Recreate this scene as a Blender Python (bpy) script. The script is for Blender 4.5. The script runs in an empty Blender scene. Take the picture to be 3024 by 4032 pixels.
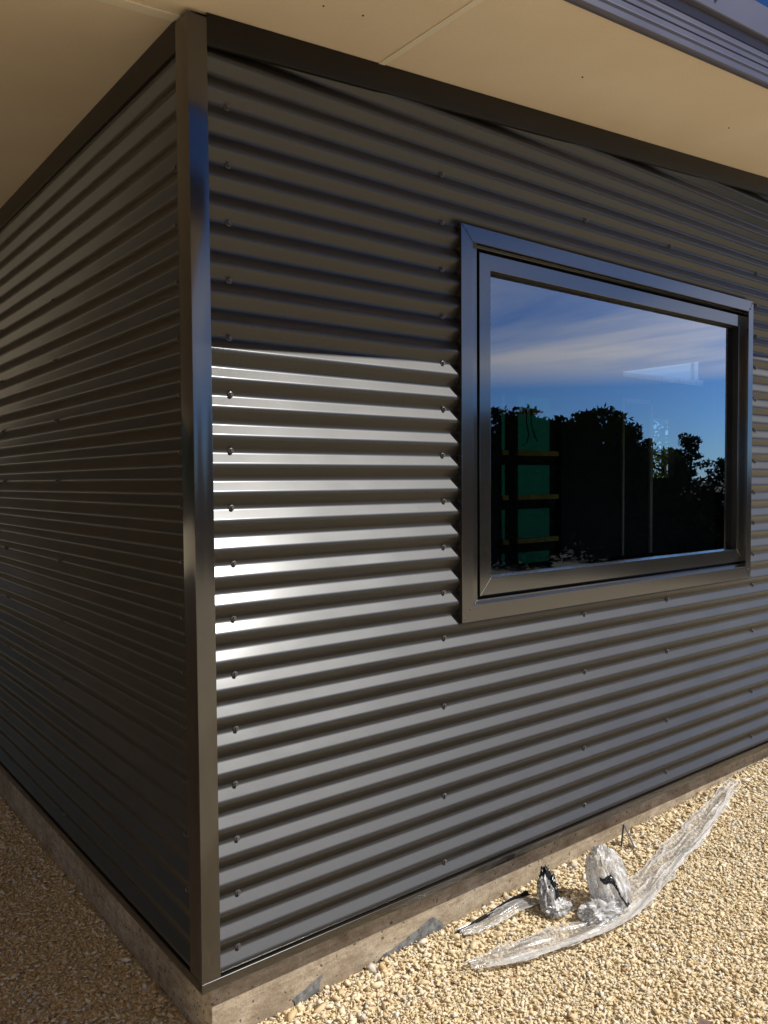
import bpy, bmesh, math, random
import numpy as np
from mathutils import Vector, Matrix, noise as mnoise

random.seed(7)
RNG = np.random.default_rng(11)
sc = bpy.context.scene
COL = sc.collection
PI = math.pi
rad = math.radians

# ------------------------------------------------------------------ dimensions
P = 0.0762                 # pitch of the corrugation
SLOPE = 0.085              # rise of the roof along x
SOF = 2.5                  # soffit height at the corner
EAVE_Y = -0.555            # front edge of the soffit
EAVE_X = -5.0              # left edge of the soffit, pushed out unseen to deepen the shade
BACK = 3.75                # rear face of the room
WING = 9.4                # left wing, unseen depth added to keep sky off the side wall
FAR = 9.3                  # right end of the house
CX, CY = 0.042, 0.028      # concrete corner

SUN = Vector((0.87, -1.0, 1.6)).normalized()

# ------------------------------------------------------------------ object helpers
def link(o, parent=None):
    COL.objects.link(o)
    if parent is not None:
        o.parent = parent
    return o

def tag(o, label=None, cat=None, group=None, kind=None):
    if label: o['label'] = label
    if cat: o['category'] = cat
    if group: o['group'] = group
    if kind: o['kind'] = kind
    return o

def empty(name, loc=(0, 0, 0)):
    o = bpy.data.objects.new(name, None)
    o.location = loc
    return link(o)

def mesh_obj(name, verts, faces, mat, parent=None, smooth=False):
    me = bpy.data.meshes.new(name)
    me.from_pydata([tuple(v) for v in verts], [], [tuple(f) for f in faces])
    me.update()
    if smooth:
        me.polygons.foreach_set('use_smooth', [True] * len(me.polygons))
    if mat: me.materials.append(mat)
    o = bpy.data.objects.new(name, me)
    link(o, parent)
    if parent is not None and parent.location.length > 0:
        o.matrix_parent_inverse = Matrix.Translation(-parent.location)
    return o

class MB:
    """collects shapes for ONE mesh"""
    def __init__(s): s.v = []; s.f = []
    def add(s, vs, fs):
        n = len(s.v); s.v += [tuple(v) for v in vs]; s.f += [tuple(i + n for i in f) for f in fs]
    def box(s, x0, x1, y0, y1, z0, z1, shear=0.0):
        vs = []
        for x in (x0, x1):
            for y in (y0, y1):
                for z in (z0, z1):
                    vs.append((x, y, z + shear * x))
        s.add(vs, [(0, 1, 3, 2), (4, 6, 7, 5), (0, 4, 5, 1), (2, 3, 7, 6), (0, 2, 6, 4), (1, 5, 7, 3)])
    def tube(s, pts, r, n=8, r2=None):
        pts = [Vector(p) for p in pts]; rings = []
        for i, p in enumerate(pts):
            t = (pts[min(i + 1, len(pts) - 1)] - pts[max(i - 1, 0)]).normalized()
            a = t.orthogonal().normalized(); b = t.cross(a)
            rr = r if r2 is None else r + (r2 - r) * i / (len(pts) - 1)
            rings.append([p + a * rr * math.cos(2 * PI * k / n) + b * rr * math.sin(2 * PI * k / n) for k in range(n)])
        vs = [v for ring in rings for v in ring]; fs = []
        for i in range(len(pts) - 1):
            for k in range(n):
                fs.append((i * n + k, i * n + (k + 1) % n, (i + 1) * n + (k + 1) % n, (i + 1) * n + k))
        fs.append(tuple(range(n - 1, -1, -1))); fs.append(tuple((len(pts) - 1) * n + k for k in range(n)))
        s.add(vs, fs)
    def build(s, name, mat, parent=None, smooth=False):
        return mesh_obj(name, s.v, s.f, mat, parent, smooth)

def extrude(profile, a, b, axis, shear=0.0, closed=False):
    """sweep a 2-D profile [(out, z)] along x (axis 'x': out is y) or along y (axis 'y': out is x)"""
    n = len(profile); vs = []
    for t in (a, b):
        for o, z in profile:
            if axis == 'x': vs.append((t, o, z + shear * t))
            else: vs.append((o, t, z + shear * o))
    fs = [(i, (i + 1) % n, n + (i + 1) % n, n + i) for i in range(n if closed else n - 1)]
    if closed:
        fs.append(tuple(range(n))); fs.append(tuple(range(2 * n - 1, n - 1, -1)))
    return vs, fs

def fillet(pts, r, seg=4, closed=True):
    """round the corners of a closed 2-D polygon"""
    out = []; n = len(pts)
    for i in range(n):
        p = Vector(pts[i]); a = Vector(pts[i - 1]); b = Vector(pts[(i + 1) % n])
        da = a - p; db = b - p
        rr = min(r, da.length * .45, db.length * .45)
        p0 = p + da.normalized() * rr; p1 = p + db.normalized() * rr
        for k in range(seg + 1):
            t = k / seg
            q = p0 * (1 - t) ** 2 + p * 2 * t * (1 - t) + p1 * t * t
            out.append((q.x, q.y))
    return out

def fix_normals(o):
    bm = bmesh.new(); bm.from_mesh(o.data)
    bmesh.ops.recalc_face_normals(bm, faces=bm.faces); bm.to_mesh(o.data); bm.free()
    return o

# ------------------------------------------------------------------ materials
def new_mat(name):
    m = bpy.data.materials.new(name); m.use_nodes = True
    nt = m.node_tree
    return m, nt, nt.nodes['Principled BSDF'], nt.nodes['Material Output']

def N(nt, t, **kw):
    n = nt.nodes.new(t)
    for k, v in kw.items():
        if k in n.inputs: n.inputs[k].default_value = v
        else: setattr(n, k, v)
    return n

def ramp(nt, fac, stops, interp='LINEAR'):
    r = nt.nodes.new('ShaderNodeValToRGB'); e = r.color_ramp.elements
    r.color_ramp.interpolation = interp
    while len(e) < len(stops): e.new(0.5)
    for i, (p, c) in enumerate(stops):
        e[i].position = p
        e[i].color = (*c, 1) if len(c) == 3 else c
    nt.links.new(fac, r.inputs[0]); return r

def coords(nt, scale=(1, 1, 1)):
    g = nt.nodes.new('ShaderNodeNewGeometry')
    m = nt.nodes.new('ShaderNodeMapping'); m.inputs['Scale'].default_value = scale
    nt.links.new(g.outputs['Position'], m.inputs[0]); return m.outputs[0]

def noise(nt, vec, scale, detail=4, rough=.55):
    n = N(nt, 'ShaderNodeTexNoise', Scale=scale, Detail=detail, Roughness=rough)
    nt.links.new(vec, n.inputs['Vector']); return n.outputs['Fac']

def mathn(nt, op, a, b=None, clamp=False):
    n = nt.nodes.new('ShaderNodeMath'); n.operation = op; n.use_clamp = clamp
    for i, x in enumerate((a, b)):
        if x is None: continue
        if isinstance(x, (int, float)): n.inputs[i].default_value = x
        else: nt.links.new(x, n.inputs[i])
    return n.outputs[0]

def mixc(nt, fac, a, b, mode='MIX'):
    n = nt.nodes.new('ShaderNodeMix'); n.data_type = 'RGBA'; n.blend_type = mode
    for sock, x in ((n.inputs[0], fac), (n.inputs[6], a), (n.inputs[7], b)):
        if isinstance(x, (int, float)): sock.default_value = x
        elif isinstance(x, tuple): sock.default_value = (*x, 1)
        else: nt.links.new(x, sock)
    return n.outputs[2]

def bump(nt, bsdf, height, strength, dist):
    b = N(nt, 'ShaderNodeBump', Strength=strength, Distance=dist)
    nt.links.new(height, b.inputs['Height']); nt.links.new(b.outputs[0], bsdf.inputs['Normal']); return b

def steel(name, base, rough, spec=.5, coat=0.0, coat_rough=.2, dirt=.25, speck=True, ior=1.75):
    m, nt, b, _ = new_mat(name)
    v = coords(nt)
    n1 = noise(nt, v, 3.0, 5); n2 = noise(nt, v, 60, 3)
    c = ramp(nt, n1, [(.3, tuple(x * (1 - dirt) for x in base)), (.7, tuple(x * (1 + dirt) for x in base))]).outputs[0]
    if speck:   # pale dust specks and handling marks
        n3 = noise(nt, v, 260, 2); n4 = noise(nt, v, 2.2, 3)
        k = mathn(nt, 'MULTIPLY', ramp(nt, n3, [(.74, (0, 0, 0)), (.78, (1, 1, 1))]).outputs[0],
                  ramp(nt, n4, [(.5, (0, 0, 0)), (.7, (1, 1, 1))]).outputs[0])
        c = mixc(nt, mathn(nt, 'MULTIPLY', k, .5), c, (.3, .28, .25))
    nt.links.new(c, b.inputs['Base Color'])
    r = ramp(nt, n1, [(.3, (rough - .03,) * 3), (.7, (rough + .035,) * 3)]).outputs[0]
    nt.links.new(r, b.inputs['Roughness'])
    b.inputs['Specular IOR Level'].default_value = spec
    b.inputs['Coat Weight'].default_value = coat
    b.inputs['Coat Roughness'].default_value = coat_rough
    b.inputs['Coat IOR'].default_value = ior
    dust = ramp(nt, noise(nt, coords(nt, (1, 1, 4)), 1.3, 6, .7), [(.45, (0, 0, 0)), (.75, (1, 1, 1))]).outputs[0]
    grain = ramp(nt, noise(nt, v, 90, 4, .7), [(.4, (0, 0, 0)), (.8, (1, 1, 1))]).outputs[0]
    c2 = mixc(nt, mathn(nt, 'MULTIPLY', mathn(nt, 'MULTIPLY', dust, grain), .09), c, (.34, .29, .22))
    nt.links.new(c2, b.inputs['Base Color'])
    r2 = mathn(nt, 'ADD', r, mathn(nt, 'MULTIPLY', dust, .05)); nt.links.new(r2, b.inputs['Roughness'])
    bump(nt, b, n2, .05, .001)
    return m

M = {}
M['sheet'] = steel('painted_corrugated_steel', (.0060, .0052, .0046), .49, .72, .40, .17, ior=1.5)
M['trim'] = steel('painted_flat_steel', (.012, .0095, .008), .42, .10, 1.0, .13, ior=2.0)
M['toptrim'] = steel('shade_toned_flat_steel', (.008, .0066, .0056), .45, .25, .25, .15, ior=1.45)  # trim paint again, darker and duller to stand for soffit shade
M['frame'] = steel('powder_coated_aluminium', (.010, .0095, .0085), .40, .10, 1.0, .09, ior=2.0)
M['barge'] = steel('sky_toned_barge_steel', (.10, .10, .14), .36, .4, dirt=.08, speck=False)  # same dark paint, with reflected sky and sun tinted into the base colour
M['dark'] = steel('black_rubber', (.008, .008, .008), .6, .3, speck=False)
M['screw'] = steel('screw_steel', (.07, .065, .06), .32, .9, speck=False)
M['zinc'] = steel('zinc_steel', (.45, .45, .45), .3, .8, speck=False)

def concrete_mat():
    m, nt, b, _ = new_mat('board_marked_concrete')
    v = coords(nt)
    big = noise(nt, v, 5, 6, .65)
    streak = noise(nt, coords(nt, (1.5, 1.5, 30)), 4, 5, .6)
    runs = noise(nt, coords(nt, (30, 30, .8)), 1.5, 4, .6)
    fine = noise(nt, v, 140, 4, .7)
    c = ramp(nt, big, [(.3, (.35, .275, .185)), (.5, (.55, .455, .325)), (.7, (.73, .62, .465))]).outputs[0]
    c = mixc(nt, .16, c, ramp(nt, streak, [(.35, (.45, .42, .4)), (.65, (1, 1, 1))]).outputs[0], 'MULTIPLY')
    c = mixc(nt, mathn(nt, 'MULTIPLY', ramp(nt, runs, [(.6, (0, 0, 0)), (.75, (1, 1, 1))]).outputs[0], .3), c, (.6, .56, .48))
    c = mixc(nt, .75, c, ramp(nt, fine, [(.3, (.55, .52, .5)), (.65, (1, 1, 1))]).outputs[0], 'MULTIPLY')
    med = noise(nt, coords(nt, (1, 1, 1.8)), 22, 6, .7)
    c = mixc(nt, .8, c, ramp(nt, med, [(.32, (.52, .46, .38)), (.55, (.95, .95, .95)), (.75, (1.25, 1.22, 1.15))]).outputs[0], 'MULTIPLY')
    boards = noise(nt, coords(nt, (2, 2, 160)), 1, 3, .6)
    c = mixc(nt, .35, c, ramp(nt, boards, [(.35, (.6, .58, .55)), (.6, (1, 1, 1))]).outputs[0], 'MULTIPLY')
    vor = N(nt, 'ShaderNodeTexVoronoi', Scale=55); vor.feature = 'F1'
    wv = nt.nodes.new('ShaderNodeVectorMath'); wv.operation = 'ADD'
    nn = N(nt, 'ShaderNodeTexNoise', Scale=40); nt.links.new(v, nn.inputs[0])
    sv = nt.nodes.new('ShaderNodeVectorMath'); sv.operation = 'SCALE'; sv.inputs[3].default_value = .02
    nt.links.new(nn.outputs['Color'], sv.inputs[0]); nt.links.new(v, wv.inputs[0]); nt.links.new(sv.outputs[0], wv.inputs[1])
    nt.links.new(wv.outputs[0], vor.inputs['Vector'])
    sep = nt.nodes.new('ShaderNodeSeparateColor'); nt.links.new(vor.outputs['Color'], sep.inputs[0])
    size = mathn(nt, 'MULTIPLY', mathn(nt, 'SUBTRACT', sep.outputs[0], .58, True), .75)
    pore = mathn(nt, 'LESS_THAN', vor.outputs['Distance'], size)
    c = mixc(nt, mathn(nt, 'MULTIPLY', pore, .8), c, (.06, .045, .03))
    nt.links.new(c, b.inputs['Base Color'])
    b.inputs['Roughness'].default_value = .85
    h = mathn(nt, 'ADD', mathn(nt, 'MULTIPLY', streak, .35), mathn(nt, 'MULTIPLY', fine, .5))
    h = mathn(nt, 'SUBTRACT', h, mathn(nt, 'MULTIPLY', pore, 2.0))
    bump(nt, b, h, .6, .004)
    return m
M['concrete'] = concrete_mat()

def soffit_mat():
    m, nt, b, _ = new_mat('cream_fibre_cement')
    v = coords(nt)
    a = noise(nt, v, 2.5, 5); f = noise(nt, v, 220, 3, .7)
    c = ramp(nt, a, [(.3, (.81, .675, .51)), (.7, (.87, .745, .58))]).outputs[0]
    c = mixc(nt, .14, c, ramp(nt, f, [(.35, (.5, .5, .5)), (.65, (1, 1, 1))]).outputs[0], 'MULTIPLY')
    nt.links.new(c, b.inputs['Base Color']); b.inputs['Roughness'].default_value = .7
    bump(nt, b, f, .12, .001)
    return m
M['soffit'] = soffit_mat()

def plain(name, col, rough=.7, var=.2, scale=8, bumpy=.2, spec=.4):
    m, nt, b, _ = new_mat(name)
    v = coords(nt); a = noise(nt, v, scale, 5)
    c = ramp(nt, a, [(.3, tuple(x * (1 - var) for x in col)), (.7, tuple(min(1, x * (1 + var)) for x in col))]).outputs[0]
    nt.links.new(c, b.inputs['Base Color']); b.inputs['Roughness'].default_value = rough
    b.inputs['Specular IOR Level'].default_value = spec
    bump(nt, b, noise(nt, v, scale * 12, 3), bumpy, .002)
    return m
M['strip'] = plain('cream_joint_strip', (.88, .80, .66), .5, .03, 4, .02)
M['dirt'] = plain('yellow_clay', (.40, .30, .16), .95, .3, 20, .6)
M['slate'] = plain('grey_membrane', (.19, .19, .185), .6, .55, 55, .8)
M['plaster'] = plain('dark_board', (.05, .055, .06), .8, .2, 3, .1)
M['floor'] = plain('pale_screed', (.55, .52, .47), .8, .15, 5, .1)
M['timber'] = plain('framing_timber', (.80, .60, .18), .7, .2, 12, .2)
M['stud'] = plain('shade_toned_timber', (.03, .025, .02), .8, .2, 12, .2)  # nog timber darkened, silhouette shade put into the colour
M['sill'] = plain('red_brown_sill', (.16, .05, .045), .7, .4, 30, .3)
M['scrapwood'] = plain('weathered_offcut', (.17, .11, .09), .7, .3, 40, .3)
M['roofing'] = plain('roof_sheet', (.08, .08, .085), .5, .1, 4, .1)
M['bark'] = plain('bark', (.022, .018, .013), .9, .3, 6, .5)
M['blackfilm'] = plain('black_film', (.010, .010, .011), .22, .3, 30, .1, .6)
M['cable'] = plain('black_cable', (.01, .01, .01), .5, .1, 10, .0)

def translucent(name, col, wgt):
    m, nt, b, out = new_mat(name)
    nt.nodes.remove(b)
    v = coords(nt); a = noise(nt, v, 6, 4)
    c = ramp(nt, a, [(.3, tuple(x * .85 for x in col)), (.7, col)]).outputs[0]
    t = nt.nodes.new('ShaderNodeBsdfTranslucent'); d = nt.nodes.new('ShaderNodeBsdfDiffuse')
    nt.links.new(c, t.inputs[0]); nt.links.new(c, d.inputs[0])
    x = nt.nodes.new('ShaderNodeMixShader'); x.inputs[0].default_value = wgt
    nt.links.new(d.outputs[0], x.inputs[1]); nt.links.new(t.outputs[0], x.inputs[2])
    nt.links.new(x.outputs[0], out.inputs[0]); return m
M['greenwrap'] = translucent('green_building_wrap', (.016, .16, .105), .7)

def whitewrap_mat():
    m = translucent('white_printed_wrap', (.85, .88, .9), .8)
    nt = m.node_tree
    v = coords(nt); sx = nt.nodes.new('ShaderNodeSeparateXYZ'); nt.links.new(v, sx.inputs[0])
    fr = mathn(nt, 'FRACT', mathn(nt, 'MULTIPLY', sx.outputs[0], 2.6))
    line = mathn(nt, 'LESS_THAN', fr, .04)
    n = ramp(nt, noise(nt, v, 40, 2), [(.58, (0, 0, 0)), (.62, (1, 1, 1))]).outputs[0]
    k = mathn(nt, 'MAXIMUM', line, mathn(nt, 'MULTIPLY', n, .6))
    for nd in list(nt.nodes):
        if nd.type in ('BSDF_TRANSLUCENT', 'BSDF_DIFFUSE'):
            old = nd.inputs[0].links[0].from_socket
            nt.links.new(mixc(nt, mathn(nt, 'MULTIPLY', k, .6), old, (.3, .38, .45)), nd.inputs[0])
    return m
M['whitewrap'] = whitewrap_mat()

def glass_mat():
    m, nt, b, out = new_mat('double_glazing')
    nt.nodes.remove(b)
    lw = N(nt, 'ShaderNodeFresnel', IOR=1.52)
    f = mathn(nt, 'MULTIPLY', lw.outputs[0], 4.3, True)
    tr = nt.nodes.new('ShaderNodeBsdfTransparent'); tr.inputs[0].default_value = (.66, .72, .69, 1)
    gl = N(nt, 'ShaderNodeBsdfGlossy', Roughness=.0); gl.inputs[0].default_value = (.95, .97, 1, 1)
    v = coords(nt)
    bp = N(nt, 'ShaderNodeBump', Strength=.02, Distance=.004)
    nt.links.new(noise(nt, v, 2.2, 2), bp.inputs['Height']); nt.links.new(bp.outputs[0], gl.inputs['Normal'])
    x = nt.nodes.new('ShaderNodeMixShader')
    nt.links.new(f, x.inputs[0]); nt.links.new(tr.outputs[0], x.inputs[1]); nt.links.new(gl.outputs[0], x.inputs[2])
    nt.links.new(x.outputs[0], out.inputs[0]); return m
M['glass'] = glass_mat()
def tint_mat():
    m, nt, b, out = new_mat('tinted_glass'); nt.nodes.remove(b)
    tr = nt.nodes.new('ShaderNodeBsdfTransparent'); tr.inputs[0].default_value = (.42, .5, .52, 1)
    nt.links.new(tr.outputs[0], out.inputs[0]); return m
M['tint'] = tint_mat()

def film_mat(name, clear, fold, white=(.98, .97, .955)):
    m, nt, b, out = new_mat(name)
    nt.nodes.remove(b)
    v = coords(nt)
    mid = noise(nt, v, 38, 4, .6); fine = noise(nt, v, 110, 3, .6)
    at = nt.nodes.new('ShaderNodeAttribute'); at.attribute_name = 'fold'
    tr = nt.nodes.new('ShaderNodeBsdfTransparent')
    d = nt.nodes.new('ShaderNodeBsdfDiffuse'); d.inputs[0].default_value = (*white, 1)
    tl = nt.nodes.new('ShaderNodeBsdfTranslucent'); tl.inputs[0].default_value = (*white, 1)
    gl = N(nt, 'ShaderNodeBsdfGlossy', Roughness=.10)
    bp = N(nt, 'ShaderNodeBump', Strength=.7, Distance=.004)
    nt.links.new(mathn(nt, 'ADD', mid, mathn(nt, 'MULTIPLY', fine, .4)), bp.inputs['Height'])
    nt.links.new(bp.outputs[0], gl.inputs['Normal'])
    mx = nt.nodes.new('ShaderNodeMixShader'); mx.inputs[0].default_value = .22
    nt.links.new(d.outputs[0], mx.inputs[1]); nt.links.new(tl.outputs[0], mx.inputs[2])
    body = nt.nodes.new('ShaderNodeMixShader')
    k = mathn(nt, 'SUBTRACT', clear, mathn(nt, 'MULTIPLY', at.outputs['Fac'], fold), True)
    nt.links.new(k, body.inputs[0]); nt.links.new(mx.outputs[0], body.inputs[1]); nt.links.new(tr.outputs[0], body.inputs[2])
    fin = nt.nodes.new('ShaderNodeMixShader')
    fr = N(nt, 'ShaderNodeFresnel', IOR=1.45)
    nt.links.new(mathn(nt, 'MULTIPLY', fr.outputs[0], .9, True), fin.inputs[0])
    nt.links.new(body.outputs[0], fin.inputs[1]); nt.links.new(gl.outputs[0], fin.inputs[2])
    nt.links.new(fin.outputs[0], out.inputs[0]); return m
M['film'] = film_mat('clear_plastic_film', .80, .66)
M['bagfilm'] = film_mat('milky_plastic_film', .80, .70)
M['foldfilm'] = film_mat('folded_plastic_film', .62, .45)

STONE = [(0, (.80, .665, .44)), (.20, (.73, .58, .35)), (.38, (.84, .73, .53)), (.56, (.77, .635, .41)),
         (.70, (.66, .50, .28)), (.77, (.84, .77, .63)), (.88, (.66, .61, .52)), (.93, (.80, .68, .47)), (.985, (.38, .23, .13)), (1, (.7, .55, .3))]
def stone_mat():
    m, nt, b, _ = new_mat('crushed_stone')
    g = nt.nodes.new('ShaderNodeNewGeometry')
    c = ramp(nt, g.outputs['Random Per Island'], STONE, 'CONSTANT').outputs[0]
    v = coords(nt); n = noise(nt, v, 170, 4, .65)
    c = mixc(nt, .5, c, ramp(nt, n, [(.3, (.74, .70, .64)), (.7, (1, 1, 1))]).outputs[0], 'MULTIPLY')
    nt.links.new(c, b.inputs['Base Color']); b.inputs['Roughness'].default_value = .85
    b.inputs['Specular IOR Level'].default_value = .3
    bump(nt, b, n, .5, .002); return m
M['stone'] = stone_mat()

def ground_mat():
    m, nt, b, _ = new_mat('gravel_yard_and_scrub')
    v = coords(nt)
    vo = N(nt, 'ShaderNodeTexVoronoi', Scale=75); nt.links.new(v, vo.inputs['Vector'])
    sep = nt.nodes.new('ShaderNodeSeparateColor'); nt.links.new(vo.outputs['Color'], sep.inputs[0])
    stone = ramp(nt, sep.outputs[0], STONE, 'CONSTANT').outputs[0]
    stone = mixc(nt, 1, stone, ramp(nt, vo.outputs['Distance'], [(.25, (1, 1, 1)), (.75, (.62, .58, .5))]).outputs[0], 'MULTIPLY')
    ng = noise(nt, v, 3, 6)
    grass = ramp(nt, ng, [(.3, (.006, .008, .004)), (.7, (.016, .018, .009))]).outputs[0]
    # the gravelled yard ends about ten metres in front of the house
    sx = nt.nodes.new('ShaderNodeSeparateXYZ'); nt.links.new(v, sx.inputs[0])
    a = mathn(nt, 'ADD', mathn(nt, 'MULTIPLY', sx.outputs[0], .73), mathn(nt, 'MULTIPLY', sx.outputs[1], -.68))
    a = mathn(nt, 'ADD', a, mathn(nt, 'MULTIPLY', noise(nt, v, .5, 4), 3.0))
    e1 = mathn(nt, 'GREATER_THAN', a, 11.5)
    e2 = mathn(nt, 'LESS_THAN', mathn(nt, 'ADD', sx.outputs[0], mathn(nt, 'MULTIPLY', noise(nt, v, .4, 3), 3)), -12.5)
    e3 = mathn(nt, 'GREATER_THAN', sx.outputs[1], 26.0)
    e4 = mathn(nt, 'LESS_THAN', sx.outputs[1], -14.0)
    k = mathn(nt, 'MAXIMUM', mathn(nt, 'MAXIMUM', e1, e2), mathn(nt, 'MAXIMUM', e3, e4))
    nt.links.new(mixc(nt, k, stone, grass), b.inputs['Base Color']); b.inputs['Roughness'].default_value = .9
    bump(nt, b, mathn(nt, 'SUBTRACT', 1.0, vo.outputs['Distance']), .8, .006)
    return m
M['ground'] = ground_mat()

def leaf_mat(name, a, b2):
    m, nt, b, out = new_mat(name)
    g = nt.nodes.new('ShaderNodeNewGeometry')
    c = ramp(nt, g.outputs['Random Per Island'], [(0, a), (1, b2)]).outputs[0]
    nt.links.new(c, b.inputs['Base Color']); b.inputs['Roughness'].default_value = .75; b.inputs['Specular IOR Level'].default_value = 0
    t = nt.nodes.new('ShaderNodeBsdfTranslucent'); nt.links.new(c, t.inputs[0])
    x = nt.nodes.new('ShaderNodeMixShader'); x.inputs[0].default_value = .06
    nt.links.new(b.outputs[0], x.inputs[1]); nt.links.new(t.outputs[0], x.inputs[2]); nt.links.new(x.outputs[0], out.inputs[0])
    return m
M['leaf'] = leaf_mat('dark_foliage', (.010, .018, .007), (.028, .042, .014))
M['scrub'] = leaf_mat('dry_dark_scrub', (.004, .005, .003), (.010, .012, .006))
M['leaf2'] = leaf_mat('olive_foliage', (.03, .05, .015), (.08, .10, .03))

# ------------------------------------------------------------------ corrugated cladding
ANG = rad(33.5); FR = .31 * P; AR = (P / 2 - FR) / 2
RAD_ = AR / math.sin(ANG); ARISE = RAD_ * (1 - math.cos(ANG)); DEPTH = FR * math.tan(ANG) + 2 * ARISE
def prof(z):
    u = (z / P) % 1.0
    if u > .5: u = 1 - u
    d = u * P                                 # distance from the valley centre
    if d < AR: return RAD_ - math.sqrt(RAD_ ** 2 - d ** 2)
    if d > P / 2 - AR:
        e = P / 2 - d
        return DEPTH - (RAD_ - math.sqrt(RAD_ ** 2 - e ** 2))
    return ARISE + (d - AR) * math.tan(ANG)

def zsamples(z0, z1):
    base = []
    for k in range(5): base.append(AR * k / 4)
    for k in (.06, .5, .94): base.append(AR + FR * k)
    for k in range(5): base.append(P / 2 - AR + AR * k / 4)
    cyc = base + [P - b for b in base[::-1][1:-1]]
    zs = []
    for i in range(math.floor(z0 / P) - 1, math.ceil(z1 / P) + 1):
        zs += [i * P + c for c in cyc]
    zs = [z for z in zs if z0 + 1e-4 < z < z1 - 1e-4]
    return [z0] + zs + [z1]

def sheet(name, s0, s1, z0, z1, place, parent, hole=None, top=None, seed=0, step=.14):
    ss = list(np.arange(s0, s1, step)) + [s1]
    if hole:
        cuts = [hole[0], hole[1], ADDED_DOOR[0], ADDED_DOOR[1]]
        ss = sorted([s for s in ss if min(abs(s - q) for q in cuts) > .01] + cuts)
    zs = zsamples(z0, z1); vs = []; fs = []
    for s in ss:
        for z in zs:
            w = mnoise.noise(Vector((s * 1.7 + seed * 9, z * 3.1, seed))) * .0006 + mnoise.noise(Vector((s * 5 + seed, z * 9, 3.3))) * .00022
            lap = .0013 * (1 - (z - z0) / (z1 - z0))
            zz = z + mnoise.noise(Vector((s * .9, math.floor(z / P + .5) * 2.7, seed + 5.))) * .0004
            vs.append(place(s, prof(z) + w + lap, zz))
    n = len(zs)
    for i in range(len(ss) - 1):
        for j in range(n - 1):
            sm = (ss[i] + ss[i + 1]) / 2; zm = (zs[j] + zs[j + 1]) / 2
            if hole and any(q[0] < sm < q[1] and q[2] < zm < q[3] for q in (hole, ADDED_DOOR)): continue
            if top and zm > top(sm): continue
            fs.append((i * n + j, (i + 1) * n + j, (i + 1) * n + j + 1, i * n + j + 1))
    return mesh_obj(name, vs, fs, M['sheet'], parent, True)

house = empty('house', (0, 0, -.3))
tag(house, 'new house corner clad in dark corrugated steel under a cream soffit', 'house')

FY = .002      # valley plane of the front wall
LX = .015      # valley plane of the side wall
front = lambda s, o, z: (s, FY - o, z)
side = lambda s, o, z: (LX - o, s, z)
bands = [(-.047, 11.52 * P), (11.10 * P, 21.52 * P), (21.10 * P, 31.52 * P), (31.10 * P, 41.0 * P)]
ADDED_DOOR = (5.4, 8.6, -.04, 2.05)  # unseen glazed opening added to bring sun into the room
HOLE = (.985, 2.86, .84, 2.10)
fsheets = []; lsheets = []
for i, (a, b) in enumerate(bands):
    h = HOLE
    fsheets.append(sheet('cladding_sheet', .02, FAR, a, b, front, house, h, lambda s: SOF + SLOPE * s - .03, i + 1))
for i, (a, b) in enumerate(bands):
    lsheets.append(sheet('cladding_sheet', .02, WING, a, b, side, house, None, lambda s: SOF - .02, i + 11, .2))

# ------------------------------------------------------------------ screws
def lathe(mb, prof_, place, n=12):
    vs = []; fs = []
    for r, h in prof_:
        for k in range(n):
            a = 2 * PI * k / n
            vs.append(place(r * math.cos(a), r * math.sin(a), h))
    for i in range(len(prof_) - 1):
        for k in range(n):
            fs.append((i * n + k, i * n + (k + 1) % n, (i + 1) * n + (k + 1) % n, (i + 1) * n + k))
    fs.append(tuple((len(prof_) - 1) * n + k for k in range(n)))
    mb.add(vs, fs)

def screw_mesh(axis):
    mb = MB()
    pl = (lambda a, b, h: (a, -h, b)) if axis == 'f' else (lambda a, b, h: (-h, a, b))
    lathe(mb, [(.0078, -.001), (.0078, .0012), (.0074, .0018)], pl, 16)              # washer
    lathe(mb, [(.0070, .0018), (.0070, .0026), (.0052, .0034)], pl, 16)              # flange
    lathe(mb, [(.0050, .0034), (.0050, .0078), (.0042, .0088), (.0024, .0086)], pl, 6)  # hex head
    me = bpy.data.meshes.new('screw'); me.from_pydata(mb.v, [], mb.f); me.materials.append(M['screw']); me.update()
    return me
SF, SS = screw_mesh('f'), screw_mesh('s')
def put_screw(me, loc, parent, spin):
    o = bpy.data.objects.new('screw', me); link(o, parent); o.scale = (1.15, 1.15, 1.15)
    o.location = loc
    o.rotation_euler = (0, spin, 0) if me is SF else (spin, 0, 0)
def sheet_for(z, sheets):
    for i in range(len(sheets) - 1, -1, -1):
        if z >= bands[i][0] + .0: return sheets[i]
    return sheets[0]
def fscrew(x, row, jit=.003):
    z = row * P + random.uniform(-.002, .002)
    put_screw(SF, (x + random.uniform(-jit, jit), FY - .0006, z), sheet_for(z, fsheets), random.uniform(0, 1))
for i in range(16): fscrew(.112 - .00 * i, 2 * i)
for r in (0, 3, 7, 10, 12, 14, 16, 18, 20, 22, 24, 26, 28, 30): fscrew(.892, r)
for x in (1.643, 2.2215):
    for r in (0, 3, 7, 10, 30): fscrew(x, r)
for r in (0, 3, 7, 10, 12, 14, 16, 18, 20, 22, 24, 26, 28, 30): fscrew(2.976, r)
for x in (3.72,):
    for r in (0, 3, 7, 10, 13, 17, 20, 23, 26, 30): fscrew(x, r)
def sscrew(y, row):
    z = row * P + random.uniform(-.002, .002)
    put_screw(SS, (LX - .0006, y + random.uniform(-.004, .004), z), sheet_for(z, lsheets), random.uniform(0, 1))
for i in range(1, 15): sscrew(.103, 2 * i)
for y in (1.22, 2.02):
    for r in (0, 3, 7, 10, 13, 17, 20, 23, 26): sscrew(y, r)

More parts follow.
